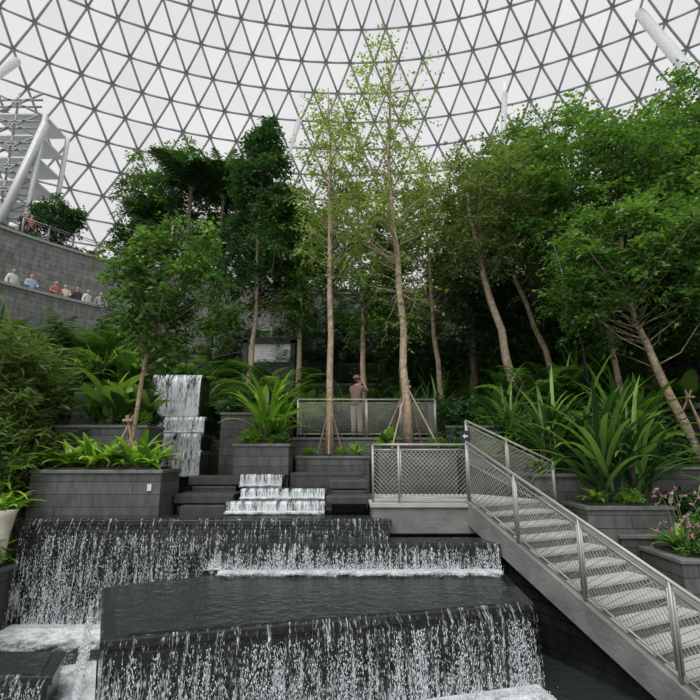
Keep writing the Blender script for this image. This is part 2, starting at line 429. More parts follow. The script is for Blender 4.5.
for a0, a1, mt, tx in ((-96, -16, M_TERR, 'pale grey'), (-16, 96, M_STONE, 'shade-darkened grey')):  # shade painted in: same terraces, darker stone colour across centre and right
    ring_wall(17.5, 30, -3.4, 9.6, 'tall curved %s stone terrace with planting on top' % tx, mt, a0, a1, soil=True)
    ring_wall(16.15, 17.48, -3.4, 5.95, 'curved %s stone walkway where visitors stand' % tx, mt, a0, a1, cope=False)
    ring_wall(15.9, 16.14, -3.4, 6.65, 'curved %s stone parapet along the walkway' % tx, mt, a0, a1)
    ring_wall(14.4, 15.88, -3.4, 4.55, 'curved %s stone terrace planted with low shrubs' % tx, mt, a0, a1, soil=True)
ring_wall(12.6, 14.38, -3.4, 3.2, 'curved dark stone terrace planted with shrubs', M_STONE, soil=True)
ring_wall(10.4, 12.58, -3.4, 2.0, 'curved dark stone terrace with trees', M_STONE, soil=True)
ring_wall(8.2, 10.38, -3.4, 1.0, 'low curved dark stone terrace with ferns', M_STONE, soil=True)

def block(x0, x1, y0, y1, z0, z1, label, mat=M_STONE, soil=True, cope=.07, name='stone_planter', cat='planter'):
    root = thing(name, ((x0+x1)/2, y0, z0), label, cat)
    V, F = box(x0, x1, y0, y1, z0, z1-cope); solid('body', V, F, mat, parent=root)
    o = .03
    V, F = box(x0-o, x1+o, y0-o, y1+o, z1-cope, z1); solid('coping', V, F, M_COPE, parent=root, bevel=.012)
    if soil:
        V, F = box(x0+.15, x1-.15, y0+.15, y1-.15, z1, z1+.04); solid('soil', V, F, M_SOIL, parent=root)
    return root
pts = [(8.12*math.sin(a), 11+8.12*math.cos(a), -3.4) for a in np.radians(np.linspace(-68, 68, 30))]
V, F = extrude(pts, (0, 0, 3.75)); solid('planted_ground', V, F, M_SOIL, label='dark planted ground between stone terraces', cat='ground')
V, F = box(-7.6, 7.6, 9.75, 14.0, -3.4, -1.3); solid('ground_slab', V, F, M_STONED, label='dark stone ground slab under the planters and steps', cat='ground')
block(-12, -6.0, 3.5, 9.25, -3.4, -1.95, 'planted stone bank beside the cascade', M_STONED)
block(-12, -6.45, 9.3, 11.0, -3.4, -1.25, 'planted stone bed beside the long planter', M_STONED)
block(5.0, 12, 9.4, 10.3, -3.4, -1.5, 'dark stone bed beside the stair', M_STONED)
block(-6.35, -3.75, 9.85, 10.9, -1.3, -.35, 'long grey stone planter with ferns beside the cascade')
block(-6.9, -4.75, 11.35, 12.4, -1.3, .62, 'stepped grey stone planter with broadleaf plants')
block(-7.5, -5.75, 13.0, 14.0, -1.3, 1.7, 'tall grey stone planter below the terraces')
block(-2.85, -1.5, 12.0, 13.4, -1.3, .2, 'grey stone planter holding a fan-leaved plant')
block(-3.6, -1.75, 13.5, 15, -1.3, 1.08, 'grey stone planter block beside the balcony')
block(-1.6, 2.55, 13.75, 16.5, -1.3, .4, 'grey stone viewing balcony base', soil=False, name='balcony', cat='balcony')
block(-1.4, .5, 12.9, 13.72, -1.3, -.1, 'grey stone planter ledge under the balcony', soil=True)
block(.7, 2.6, 12.0, 13.3, -1.3, .08, 'stone planter holding slender trees', M_STONED)
block(2.75, 4.7, 11.9, 14, -1.3, -.05, 'dark stone planter behind the stair', M_STONED)
block(3.9, 5.2, 10.5, 11.7, -1.3, -.45, 'grey stone planter box beside the stair')
block(4.45, 6.1, 9.45, 10.4, -2.6, -1.0, 'grey stone planter box with long-leaved plants')
block(5.3, 7.3, 8.2, 9.3, -3.4, -1.68, 'grey stone planter box with pink orchids')
block(5.3, 8.1, 10.6, 14, -1.3, -.3, 'dark stone terrace behind the palms', M_STONED)
block(2.8, 9.0, 14.1, 15.6, -1.3, .75, 'long dark stone retaining wall with shrubs', M_STONED)

# ------------------------------------------------------------ cascade
def cascade(name, lip, zt, zb, depthpts, label, density=300, mat=M_FALL, cat='waterfall', dens_foam=.6, nd=1.):
    poly = list(lip)+list(depthpts)[::-1]
    root = thing(name, (lip[0][0], lip[0][1], zb), label, cat)
    V, F = extrude([(x, y, zb-.3) for x, y in poly], (0, 0, zt-.1-zb+.3)); solid('basin_wall', V, F, M_WET, parent=root)
    c = np.mean(np.array(poly), 0); P = np.array(poly); Q = c+(P-c)*(1+.05/np.maximum(np.linalg.norm(P-c, axis=1, keepdims=True), .1))
    V, F = extrude([(x, y, zt-.1) for x, y in Q], (0, 0, .1)); solid('stone_rim', V, F, M_COPEW, parent=root, bevel=.015)
    P2 = c+(P-c)*(1-.12/np.maximum(np.linalg.norm(P-c, axis=1, keepdims=True), .1))
    V, F = extrude([(x, y, zt) for x, y in P2], (0, 0, .015)); solid('water_surface', V, F, M_WATER, parent=root)
    bs = B(); UV = []; TT = []; dr = []; fo = B(); FUV = []
    for (a, b_) in zip(lip[:-1], lip[1:]):
        a = A(*a, 0); b_ = A(*b_, 0); d = nrm(b_-a); nn = A(d[1], -d[0], 0); L = np.linalg.norm(b_-a); H = zt-zb
        n = max(2, int(L/.25)); ks = 6; vv = []; ff = []
        for i in range(n+1):
            for k in range(ks):
                t = k/(ks-1); off = .075+.14*math.sqrt(t)*min(1, H)
                p = a+d*L*i/n+nn*(off if k else .02); z = zt+.025-H*(t**1.3)
                vv.append((p[0], p[1], z)); UV.append((L*i/n+a[0]*1.3, z)); TT.append(t)
        for i in range(n):
            for k in range(ks-1): q = i*ks+k; ff.append((q, q+1, q+ks+1, q+ks))
        bs.add(vv, ff)
        m = int(density*L*H); t = rng.uniform(0.04, 1, m)**.62
        ns = max(6, int(L/.05)); sx = rng.uniform(0, L, ns); wgt = rng.uniform(.15, 1, ns); wgt /= wgt.sum()
        col = np.clip(sx[rng.choice(ns, m, p=wgt)]+rng.normal(size=m)*(.008+.05*t), 0, L)
        off = .08+.16*np.sqrt(t)*min(1, H)*rng.uniform(.7, 1.35, m)
        P = a+d*col[:, None]+nn*off[:, None]; P[:, 2] = zt-H*t
        dr.append(P)
        m2 = int(density*L*.25); P = a+d*rng.uniform(0, L, m2)[:, None]+nn*rng.uniform(.05, dens_foam*.8, m2)[:, None]; P[:, 2] = zb+.05+np.abs(rng.normal(size=m2))*.07; dr.append(P)
        w = dens_foam; vv = []; n = max(2, int(L/.2))
        for i in range(n+1):
            for k, (of, fv) in enumerate(((.02, 1.), (w*.45, .8), (w*rng.uniform(.85, 1.2), 0.))):
                p = a+d*L*i/n+nn*of; vv.append((p[0], p[1], zb+.03+.05*(fv > .7))); FUV.append((i, fv))
        fo.add(vv, [q for i in range(n) for q in ((i*3, i*3+3, i*3+4, i*3+1), (i*3+1, i*3+4, i*3+5, i*3+2))])
    part(root, 'falling_water', bs.V, bs.F, mat, rnd=TT, uvs=UV, smooth=True)
    part(root, 'foam', fo.V, fo.F, M_FOAM, uvs=FUV)
    P = np.concatenate(dr); m = len(P)
    s = rng.uniform(.0022, .006, (m, 1))*nd; h = s*rng.uniform(1.5, 5, (m, 1)); X = A(1, 0, 0); Y = A(0, 1, 0); Z = A(0, 0, 1)
    V = np.stack([P+X*s, P+Y*s, P-X*s, P-Y*s, P+Z*h, P-Z*h], 1).reshape(-1, 3)
    q = np.array([[0, 1, 4], [1, 2, 4], [2, 3, 4], [3, 0, 4], [1, 0, 5], [2, 1, 5], [3, 2, 5], [0, 3, 5]])
    F = (np.arange(m)[:, None, None]*6+q).reshape(-1, 3); part(root, 'water_droplets', V, F, M_DROP, kind='stuff')
    return root
V, F = box(-5.98, 5.2, 1, 9.4, -3.12, -3.05); solid('pool_water', V, F, M_WATER, label='dark rippled water of the lower pool', cat='water')
cascade('cascade_basin', [(-5.95, 9.3), (-2.2, 9.3), (.72, 9.3)], -1.22, -3.05, [(-5.95, 9.84), (0, 9.84), (.72, 9.84)], 'wide dark stone basin with water beading over its lip', 850, dens_foam=1.5)
cascade('cascade_basin', [(-2.16, 9.24), (-2.16, 8.6), (2.5, 8.66)], -1.53, -2.0, [(-2.15, 9.25), (2.5, 9.25)], 'shallow dark stone tray spilling white water', 2000, dens_foam=.4)
cascade('cascade_basin', [(-3.68, 7.8), (-2.67, 5.77), (2.44, 7.07)], -2.0, -3.05, [(-3.66, 7.85), (-2.2, 8.58), (2.56, 8.6)], 'broad dark stone tray with still water spilling over the front', 1500, dens_foam=.8)
cascade('cascade_basin', [(-5.9, 6.3), (-3.5, 6.25)], -2.55, -3.05, [(-5.9, 6.95), (-3.75, 6.95)], 'low dark stone tray beside splashing water', 1200)
def step(x0, x1, y0, y1, zt, zb, lab='small stream step with white water flowing over dark stone'):
    cascade('stream_step', [(x0, y0), (x1, y0)], zt, zb, [(x0, y1), (x1, y1)], lab, 600, mat=M_FALLD, dens_foam=.35)
step(-2.45, -.5, 10.0, 10.55, -.98, -1.22)
step(-2.3, -.53, 10.6, 11.3, -.78, -1.0)
step(-2.5, -1.55, 11.4, 11.95, -.52, -.8)
step(-4.85, -3.75, 12.45, 13.1, .03, -.62)
step(-5.3, -4.0, 13.2, 14.0, .47, .0)
step(-5.75, -4.2, 14.1, 15.0, .98, .5)
cascade('upper_waterfall', [(-6.3, 15.3), (-4.75, 15.3)], 2.4, 1.05, [(-6.3, 16.2), (-4.75, 16.2)], 'upper waterfall sliding over a pale stone chute', 600, mat=M_FALLD, dens_foam=.4)
def slab(x0, x1, y0, y1, z0, z1):
    V, F = box(x0, x1, y0, y1, z0, z1); o = solid('stone_slab', V, F, M_STONED, label='dark stone slab ledge beside the stream', cat='ledge', bevel=.02); o['group'] = 'dark slabs along the stream'
slab(-3.7, -2.5, 11.35, 12.2, -.74, -.55); slab(-3.7, -2.45, 10.5, 11.3, -1.06, -.87); slab(-3.6, -2.6, 11.35, 12, -1.3, -.76)
slab(-.45, .42, 10.95, 11.9, -.8, -.62); slab(-.5, .5, 10.35, 10.9, -1.06, -.9); slab(-.4, .35, 10.95, 11.9, -1.3, -.82); slab(-3.5, -2.5, 10.3, 11.2, -1.3, -1.08)
slab(-1.45, .3, 12.0, 12.85, -1.3, -.5)
V, F = box(-5.6, -3.65, 12.42, 15.2, -1.3, -.62); solid('stream_bed', V, F, M_WET, label='dark wet stone bed under the stream steps', cat='stone bed')
V, F = box(-6.4, -3.9, 14.05, 16.3, -1.3, .45); solid('stream_bed', V, F, M_WET, label='dark wet stone bed under the upper waterfall', cat='stone bed')

# ------------------------------------------------------------ landing, stairs, railings
D = A(.427, -.904, 0); NN = A(.904, .427, 0); S0 = A(2.32, 9.6, -.96); SW = 1.75; SL = .465
root = thing('landing', (1.4, 9.5, -1.5), 'grey concrete stair landing above the cascade', 'landing')
q = S0+NN*SW
V, F = extrude([(.42, 9.5, -1.5), (2.36, 9.5, -1.5), (q[0], q[1], -1.5), (q[0]-.9, q[1]+1.3, -1.5), (.42, 11.7, -1.5)], (0, 0, .48)); solid('body', V, F, M_CONC, parent=root, bevel=.015)
V, F = extrude([(.38, 9.46, -1.02), (2.36, 9.46, -1.02), (q[0], q[1], -1.02), (q[0]-.9, q[1]+1.3, -1.02), (.38, 11.7, -1.02)], (0, 0, .06)); solid('paving', V, F, M_TREAD, parent=root)
V, F = box(.75, 2.3, 9.62, 10.6, -3.4, -1.5); solid('landing_plinth', V, F, M_WET, label='dark stone plinth under the stair landing', cat='plinth')
root = thing('staircase', tuple(S0+D*5+A(0, 0, -2.4)), 'grey concrete outdoor staircase descending beside planters', 'stairs')
tr, rs = .36, .36*SL
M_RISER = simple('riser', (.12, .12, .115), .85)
for i in range(14):
    p = S0+D*tr*i; z = -rs*(i+1)
    V, F = extrude([p+A(0, 0, z-rs), p+D*tr+A(0, 0, z-rs), p+D*tr+NN*SW+A(0, 0, z-rs), p+NN*SW+A(0, 0, z-rs)], (0, 0, rs-.05))
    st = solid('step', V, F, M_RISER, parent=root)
    V, F = extrude([p+A(0, 0, z-.05), p+D*(tr+.035)+A(0, 0, z-.05), p+D*(tr+.035)+NN*SW+A(0, 0, z-.05), p+NN*SW+A(0, 0, z-.05)], (0, 0, .05))
    t_ = solid('tread', V, F, M_TREAD, parent=root, bevel=.006); t_.parent = st
for off in (-.14, SW+.0):
    a = S0+NN*off
    poly = [a+A(0, 0, .06), a+D*5.05+A(0, 0, .06-5.05*SL), a+D*5.05+A(0, 0, -.32-5.05*SL), a+A(0, 0, -.36)]
    V, F = extrude(poly, NN*.14); solid('stringer', V, F, M_CONC, parent=root)
a = S0+NN*.02
V, F = extrude([a+A(0, 0, -.34), a+D*5+A(0, 0, -.34-5*SL), a+D*5+A(0, 0, -2.42), a+A(0, 0, -2.42)], NN*(SW-.05)); solid('stair_base', V, F, M_WET, parent=root, label='dark wet stone base under the steps')

def railing(pts, label, h=1.1, bay=1.25, pitch=.085, group=None, mat=M_METAL, wr=.0042):
    pts = [A(*p) for p in pts]; root = thing('railing', tuple(pts[0]), label, 'railing', group); up = A(0, 0, 1)
    posts = []
    for a, b_ in zip(pts[:-1], pts[1:]):
        L = np.linalg.norm(b_-a); n = max(1, round(L/bay))
        for i in range(n):
            p0 = a+(b_-a)*i/n; p1 = a+(b_-a)*(i+1)/n; posts.append(p0)
            q0 = p0+(p1-p0)*.03; q1 = p1-(p1-p0)*.03; l = np.linalg.norm(q1-q0); H = h-.2; W0 = []; W1 = []
            f = lambda u, v: q0+(q1-q0)*(u/l)+up*(.1+v)
            for c in np.arange(-H, l, pitch):
                for sg in (0, 1):
                    u0, v0, u1, v1 = c, 0., c+H, H
                    if u0 < 0: v0 = -u0; u0 = 0
                    if u1 > l: v1 = v1-(u1-l); u1 = l
                    if u1-u0 < .01: continue
                    if sg: u0, u1 = l-u0, l-u1
                    W0.append(f(u0, v0)); W1.append(f(u1, v1))
            W0 = np.array(W0); W1 = np.array(W1); V, F = wires(W0, W1, wr)
            fr = [(f(0, 0), f(l, 0)), (f(l, 0), f(l, H)), (f(l, H), f(0, H)), (f(0, H), f(0, 0))]
            V2, F2 = wires([x[0] for x in fr], [x[1] for x in fr], .011)
            part(root, 'mesh_panel', np.concatenate([V, V2]), np.concatenate([F, F2+len(V)]), mat)
    posts.append(pts[-1])
    for p in posts:
        V, F = wires([p], [p+up*(h-.01)], .02); part(root, 'post', V, F, mat)
    V, F = tube([p+up*h for p in pts] if len(pts) > 2 else [pts[0]+up*h, (pts[0]+pts[1])/2+up*h, pts[1]+up*h], .025, 8); part(root, 'handrail', V, F, mat, smooth=True)
    return root
railing([(.45, 9.75, -.96), (.95, 9.62, -.96), (2.3, 9.6, -.96)], 'grey metal railing with diamond wire mesh around the landing')
o = S0-NN*.08+D*.03+A(0, 0, .06); railing([o, o+D*4.9+A(0, 0, -4.9*SL)], 'grey metal mesh railing descending along the staircase', bay=1.3, wr=.0032, pitch=.095)
railing([(-1.5, 14.9, .4), (-1.5, 13.85, .4), (2.45, 13.85, .4), (2.45, 14.9, .4)], 'pale metal mesh railing around the viewing balcony', h=1.08, bay=1.05, wr=.0055)
railing([(2.8, 11.75, -.35), (4.3, 10.45, -1.3)], 'grey metal mesh railing on a ramp behind the palms')
for a0, a1 in ((-58, -40), (-38, -22), (-20, -4)):
    pp = [((17.75)*math.sin(math.radians(a)), 11+17.75*math.cos(math.radians(a)), 9.7) for a in np.linspace(a0, a1, 6)]
    railing(pp, 'thin pale railing on top of the curved terrace', pitch=.45, bay=2, mat=M_METAL, group='terrace railings', h=.9)
railing([(-6.5, 22.4, 4.3), (-1.5, 24.6, 6.0)], 'pale sloping railing of an upper path', pitch=.25, bay=1.5, mat=M_WHITE)

root = thing('terrace_opening', (-3.9, 20.8, 2.0), 'pale opening framed in dark stone with falling water', 'opening')
V, F = box(-4.55, -2.65, 21.0, 21.2, 3.9, 4.75); solid('pale_panel', V, F, M_WHITE, parent=root)  # plain white panel standing in for pale falling water
b = B()
for bx in ((-4.75, -4.55), (-2.65, -2.45)):
    V, F = box(bx[0], bx[1], 20.85, 21.3, 2.0, 4.9); b.add(V, F)
V, F = box(-4.75, -2.45, 20.85, 21.3, 4.75, 5.0); b.add(V, F); V, F = box(-4.55, -2.65, 20.9, 21.3, 2.0, 3.9); b.add(V, F)
solid('stone_frame', b.V, b.F, M_STONED, parent=root)

root = thing('steel_tower', (-18.7, 25, 9.6), 'white steel frame tower with stacked platforms', 'tower')
tx0, tx1, ty0, ty1 = -20.6, -17.8, 24.2, 26.4; P0 = []; P1 = []
for x, y in ((tx0, ty0), (tx1, ty0), (tx0, ty1), (tx1, ty1)): V, F = wires([(x, y, 9.6)], [(x+.3, y, 19)], .1); part(root, 'column', V, F, M_WHITE)
for i, z in enumerate(np.arange(10.6, 19, 1.4)):
    V, F = box(tx0, tx1+.2, ty0, ty1, z, z+.1); solid('platform', V, F, M_WHITE, parent=root)
    P0 += [(tx0, ty0, z), (tx0, ty0, z+.5), (tx0, ty0, z+.95), (tx0+1.4, ty0, z), (tx0, ty0, z+1.4)]; P1 += [(tx1, ty0, z+1.4), (tx1, ty0, z+.5), (tx1, ty0, z+.95), (tx0+1.4, ty0, z+1.4), (tx1, ty0, z)]
V, F = wires(P0, P1, .045); part(root, 'bracing', V, F, M_LATT)
V, F = wires([(-19.6, 23.9, 9.6)], [(-17.2, 23.9, 18.2)], .16); part(root, 'leaning_strut', V, F, M_WHITE)

# ------------------------------------------------------------ trees
tree('tree', 'slender pale-trunked tree with wispy light green crown by the landing', [(1.5, 12.6, .1), (1.4, 12.6, 4), (1.15, 12.7, 8), (1.3, 12.7, 12.2)], .10, (1.15, 12.7, 7.8, 1.55, 1.4, 4.6), 130, 5, 8, .65, .115, L_LIGHT, M_BARK, droop=.1, dens=1)
tree('tree', 'straight pale-trunked slender tree beside the balcony', [(-.55, 13.2, -.1), (-.55, 13.2, 4), (-.6, 13.2, 8), (-.7, 13.3, 11.4)], .085, (-.65, 13.2, 7.9, 1.15, 1.1, 3.7), 88, 5, 8, .6, .115, L_LIGHT, M_BARK, droop=.1, dens=1)
tree('tree', 'dense dark green conical tree on the terrace', [(-4.3, 20.0, 1.0), (-4.1, 20, 6), (-4.0, 20, 15)], .12, (-4.0, 20, 10.8, 1.9, 1.75, 4.0), 140, 10, 10, .65, .2, L_DARK, M_BARK, shape='cone', droop=.6)
tree('tree', 'young leafy tree with slim leaning trunk in stone planter', [(-4.75, 10.5, -.35), (-4.55, 10.45, 1.8), (-4.2, 10.4, 3.6), (-4.15, 10.4, 5.2)], .045, (-4.2, 10.4, 3.75, 1.2, 1.1, 1.75), 105, 8, 9, .42, .14, L_MID, M_BARK, r1=.012, dens=1., wild=.13)
tree('tree', 'feathery soft-leaved tree on the upper terrace', [(-11.3, 27, 9.6), (-11, 27, 14), (-10.8, 27, 18)], .16, (-11, 27, 15.8, 3.0, 2.6, 3.3), 100, 10, 10, .85, .22, L_MID, M_BARKD, asp=.35, droop=.6)
tree('tree', 'broad dark tree on the upper terrace', [(-8, 28.5, 9.6), (-8, 28.5, 14), (-8, 28.5, 17)], .16, (-7.8, 28.5, 15.4, 3.0, 2.3, 3.6), 100, 10, 10, .85, .23, L_DARK, M_BARKD)
tree('tree', 'small rounded tree on top of the terrace', [(-14.7, 22.3, 9.6), (-14.7, 22.3, 11.8)], .07, (-14.7, 22.3, 11.5, 1.15, 1.1, .9), 40, 9, 9, .4, .17, L_DARK, M_BARKD)
tree('tree', 'low tree along the terrace edge', [(-12, 24.5, 9.6), (-12, 24.5, 11.2)], .07, (-11.5, 24.5, 11.2, 1.7, 1.1, 1.3), 50, 9, 9, .45, .17, L_DARK, M_BARKD)
tree('tree', 'leafy tree filling the middle of the upper terrace', [(-4.5, 29, 9.6), (-4.5, 29, 13), (-4.5, 29, 16)], .14, (-4.3, 29, 13.2, 2.8, 2.0, 3.2), 80, 9, 9, .85, .22, L_MID, M_BARKD)
tree('tree', 'medium green tree behind the balcony', [(-2.2, 20.5, 1.0), (-2.2, 20.5, 6), (-2.0, 20.5, 10.5)], .12, (-2.1, 20.5, 8.0, 1.9, 1.7, 3.2), 85, 8, 9, .7, .17, L_MID, M_BARK)
tree('tree', 'full green tree between the slender trunks', [(.6, 19, .35), (.5, 19, 6), (.3, 19, 12)], .12, (.3, 19, 8.6, 2.1, 1.8, 4.3), 105, 8, 9, .7, .17, L_MID, M_BARK)
tree('tree', 'olive green tree with open crown behind the balcony', [(3.6, 18.3, .35), (3.2, 18.3, 6), (3.2, 18.3, 11.5)], .11, (3.1, 18.3, 8.0, 2.0, 1.8, 3.8), 95, 7, 9, .7, .16, L_OLIVE, M_BARK)
tree('tree', 'thick-trunked leaning tree with olive crown', [(5.3, 15.0, .7), (4.95, 15, 3.5), (4.2, 15, 7), (3.9, 15, 9.6)], .15, (4.3, 15, 8.1, 2.1, 1.8, 2.5), 95, 7, 9, .65, .14, L_OLIVE, M_BARK)
tree('tree', 'leaning pale trunk tree among shrubs', [(7.4, 16.5, .8), (6.9, 16.5, 3.2), (6.0, 16.5, 6.4), (6.0, 16.5, 10)], .12, (6.2, 16.5, 8.8, 2.1, 1.8, 3.1), 105, 8, 9, .7, .155, L_OLIVE, M_BARK)
tree('tree', 'dark forked tree behind the slope', [(5.0, 19.5, 1.0), (5.2, 19.5, 6), (5.4, 19.5, 11)], .15, (5.6, 19.5, 7.4, 2.4, 1.8, 3.6), 100, 9, 9, .75, .19, L_DARK, M_BARKD)
tree('tree', 'tall tree with olive leaves against the roof', [(9.0, 21, 2.0), (9, 21, 8), (8.8, 21, 14)], .18, (8.6, 21, 11.4, 3.4, 2.4, 4.8), 140, 9, 9, .9, .2, L_MID, M_BARKD)
tree('tree', 'large dark green spreading tree on the slope', [(9.3, 14.5, .8), (9.0, 14.5, 4), (8.8, 14.5, 10)], .18, (8.7, 14.3, 7.8, 3.3, 2.2, 3.6), 200, 9, 10, .8, .16, L_MID, M_BARKD)
tree('tree', 'leafy tree with leaning pale trunk beside the stairs', [(8.0, 11.2, -.3), (7.4, 11.15, 1.5), (6.8, 11.1, 3.2), (6.7, 11.1, 6)], .11, (6.7, 11.1, 4.4, 1.85, 1.6, 1.85), 150, 9, 10, .52, .13, L_MID, M_BARK, dens=1.25, wild=.13)
tree('tree', 'pale-trunked tree leaning over the planters', [(7.3, 12.4, -.3), (6.9, 12.4, 2.6), (6.9, 12.4, 5.6)], .09, (7.6, 12.4, 4.6, 1.7, 1.5, 1.7), 100, 10, 10, .5, .14, L_DARK, M_BARK)
tree('tree', 'tall tree reaching toward the glass roof', [(12.8, 15.5, .8), (12.6, 15.5, 6), (12.6, 15.5, 12)], .2, (12.2, 15, 9.4, 2.7, 2.2, 3.7), 160, 10, 10, .8, .17, L_MID, M_BARKD)
tree('tree', 'broad dark tree at the edge of the slope', [(12.2, 17, 1.0), (12, 17, 6), (11.5, 17, 11)], .2, (11, 17, 6.5, 3.0, 2.2, 3.8), 130, 9, 9, .8, .19, L_DARK, M_BARKD)
tree('tree', 'bright leafy tree overhanging the planters', [(9.6, 10.9, -.3), (9.2, 10.9, 2.6), (9.1, 10.9, 6.5)], .12, (8.9, 11, 4.6, 1.5, 1.4, 2.4), 110, 10, 10, .52, .135, L_MID, M_BARK)
# understorey trees veiling the back terraces
for i, (x, y, z, cz, rx, rz, lm) in enumerate(((-6.0, 23.2, 3.2, 5.6, 1.5, 1.7, L_MID), (-1.2, 24.3, 3.2, 6.2, 2.0, 2.0, L_DARK), (1.8, 24.4, 3.2, 6.0, 1.9, 2.0, L_MID), (4.4, 23.6, 3.2, 6.0, 1.9, 2.2, L_DARK), (7.3, 22.2, 3.2, 5.8, 1.9, 2.2, L_DARK), (10.0, 19.8, 3.2, 5.6, 2.0, 2.2, L_DARK), (6.6, 20.0, 2.0, 4.2, 1.6, 1.6, L_MID), (2.9, 21.4, 2.0, 4.4, 1.5, 1.6, L_DARK), (-9.8, 20.6, 3.2, 5.0, 1.3, 1.3, L_DARK))):
    tree('tree', 'small bushy understorey tree on a back terrace', [(x, y, z), (x+.1, y, cz), (x, y, cz+rz*.8)], .09, (x, y, cz, rx, 1.2, rz), 60, 8, 9, .6, .18, lm, M_BARKD, group='understorey trees on the back terraces', dens=1.2)

def stakes(c, h, r, n=3, a0=.5):
    root = thing('tree_support_stakes', (c[0], c[1], c[2]), 'timber support stakes bracing a slender trunk', 'support stakes')
    for i in range(n):
        a = 2*math.pi*i/n+a0; V, F = tube([(c[0]+r*math.cos(a), c[1]+r*math.sin(a), c[2]), (c[0]-.08*math.cos(a), c[1]-.08*math.sin(a), c[2]+h)], .022, 6); part(root, 'stake', V, F, M_STAKE)
    V, F = tube([(c[0]-.1, c[1]-.06, c[2]+h*.9), (c[0]+.1, c[1]-.06, c[2]+h*.9)], .03, 6); part(root, 'tie', V, F, M_STAKE)
stakes((1.5, 12.6, .1), 1.75, .85, 4, -.6); stakes((-4.75, 10.4, -.33), 1.1, .35, 3, -.3); stakes((5.3, 14.9, .75), 1.8, .8); stakes((7.9, 11.2, -.28), 1.7, .7); stakes((-.55, 13.2, -.06), 1.6, .4, 3)
root = thing('lamp_post', (6.7, 13.2, -.3), 'dark slim leaning lamp post among trees', 'lamp post')
V, F = tube([(6.7, 13.2, -.3), (6.55, 13.2, 3), (5.95, 13.2, 6.3)], [.06, .05, .04], 10); part(root, 'pole', V, F, M_DARKM, smooth=True)
V, F = tube([(5.95, 13.2, 6.3), (5.9, 13.1, 6.42)], [.09, .1], 10); part(root, 'lamp_head', V, F, M_DARKM)

# ------------------------------------------------------------ plants
fern = rosette('birds_nest_fern', 'bright green fern rosette in a stone planter', 24, .85, .12, L_BRIGHT, arch=1.2, elr=(.35, 1.25), cat='fern')
cord = rosette('strap_leaf_plant', 'upright plant with long glossy dark strap leaves', 60, 1.75, .085, L_STRAP, arch=1.5, elr=(.6, 1.5), stem=.5, spread=.09)
fan = rosette('fan_leaf_plant', 'fan-shaped plant with bright arching strap leaves', 42, 1.2, .095, L_BRIGHT, arch=1.4, elr=(.6, 1.5), stem=.45, spread=.06)
brd = rosette('broadleaf_plant', 'broad-leaved tropical plant with large paddle leaves', 13, 1.0, .36, L_MID, arch=1.1, elr=(.7, 1.4), stem=.2)
pal = palm('feather_palm', 'small feather palm with drooping fronds', 12, 1.7, L_MID, .5)
pal2 = palm('feather_palm', 'tall palm with dark feather fronds', 22, 1.7, L_DARK, 3.0, sr=.06, lw=.06)
bu1 = bush('shrub', 'dense dark green leafy shrub', .6, .6, 34, 7, 7, .12, L_DARK)
bu2 = bush('shrub', 'mid green leafy shrub', .6, .65, 34, 7, 7, .12, L_MID)
bu3 = bush('shrub', 'light yellow-green trailing shrub', .5, .5, 30, 7, 7, .1, L_BRIGHT)
bam = bush('bamboo_clump', 'bamboo-like clump with narrow drooping leaves', .6, 2.0, 60, 6, 9, .17, L_OLIVE, asp=.2, cat='bamboo', cr=.42, droop=.8)
protos = dict(fern=fern, cord=cord, fan=fan, brd=brd, pal=pal, pal2=pal2, b1=bu1, b2=bu2, b3=bu3, bam=bam)
used = set()
def put(k, x, y, z, s=1., rz=None):
    rz = random.uniform(0, 6.28) if rz is None else rz; p = protos[k]
    if k not in used: used.add(k); p.location = (x, y, z); p.rotation_euler = (0, 0, rz); p.scale = (s, s, s); return p
    return copy_thing(p, (x, y, z), rz, s)
for x, s in ((-5.85, 1.0), (-5.35, 1.2), (-4.5, 1.25), (-4.1, 1.0), (-5.0, 1.0)): put('fern', x, 10.25+random.uniform(-.1, .15), -.31, s)
put('b3', -5.0, 10.6, -.31, .6); put('b3', -5.8, 10.7, -.31, .6)
put('brd', -5.5, 11.8, .66, 1.1); put('brd', -6.3, 11.9, .66, 1.0); put('brd', -5.1, 12.0, .66, 1.0); put('b2', -5.9, 12.1, .66, .8); put('b1', -5.2, 12.2, .66, .7); put('b3', -5.0, 11.6, .66, .5); put('fan', -6.0, 12.2, .66, .9); put('brd', -5.8, 11.7, .66, 1.4)
put('pal', -6.9, 13.5, 1.74, .9); put('brd', -6.1, 13.4, 1.74, 1.2); put('b1', -7.1, 13.5, 1.74, 1.0); put('b2', -6.1, 13.6, 1.74, .8); put('fan', -6.5, 13.6, 1.74, .9)
for (x, y, s) in ((-6.95, 10.0, 1.2), (-7.6, 9.9, 1.9), (-7.3, 10.6, 1.7)): put('bam', x, y, -1.22, s)
for (x, y, s) in ((-7.9, 11.6, 2.0), (-7.5, 12.0, 1.7)): put('bam', x, y, -1.25, s)
for (x, y, k, s) in ((-6.7, 9.7, 'fern', 1.1), (-6.9, 9.6, 'b3', .9), (-7.3, 9.6, 'b2', 1.0), (-6.8, 10.4, 'pal', .9), (-7.2, 10.3, 'brd', 1.4), (-7.0, 9.8, 'fan', 1.1), (-7.4, 9.7, 'cord', .7)): put(k, x, y, -1.21, s)
for (x, y, k, s) in ((-7.4, 11.6, 'pal', 1.1), (-6.9, 11.1, 'b2', 1.2), (-7.3, 12.3, 'b1', 1.4)): put(k, x, y, -1.28, s)
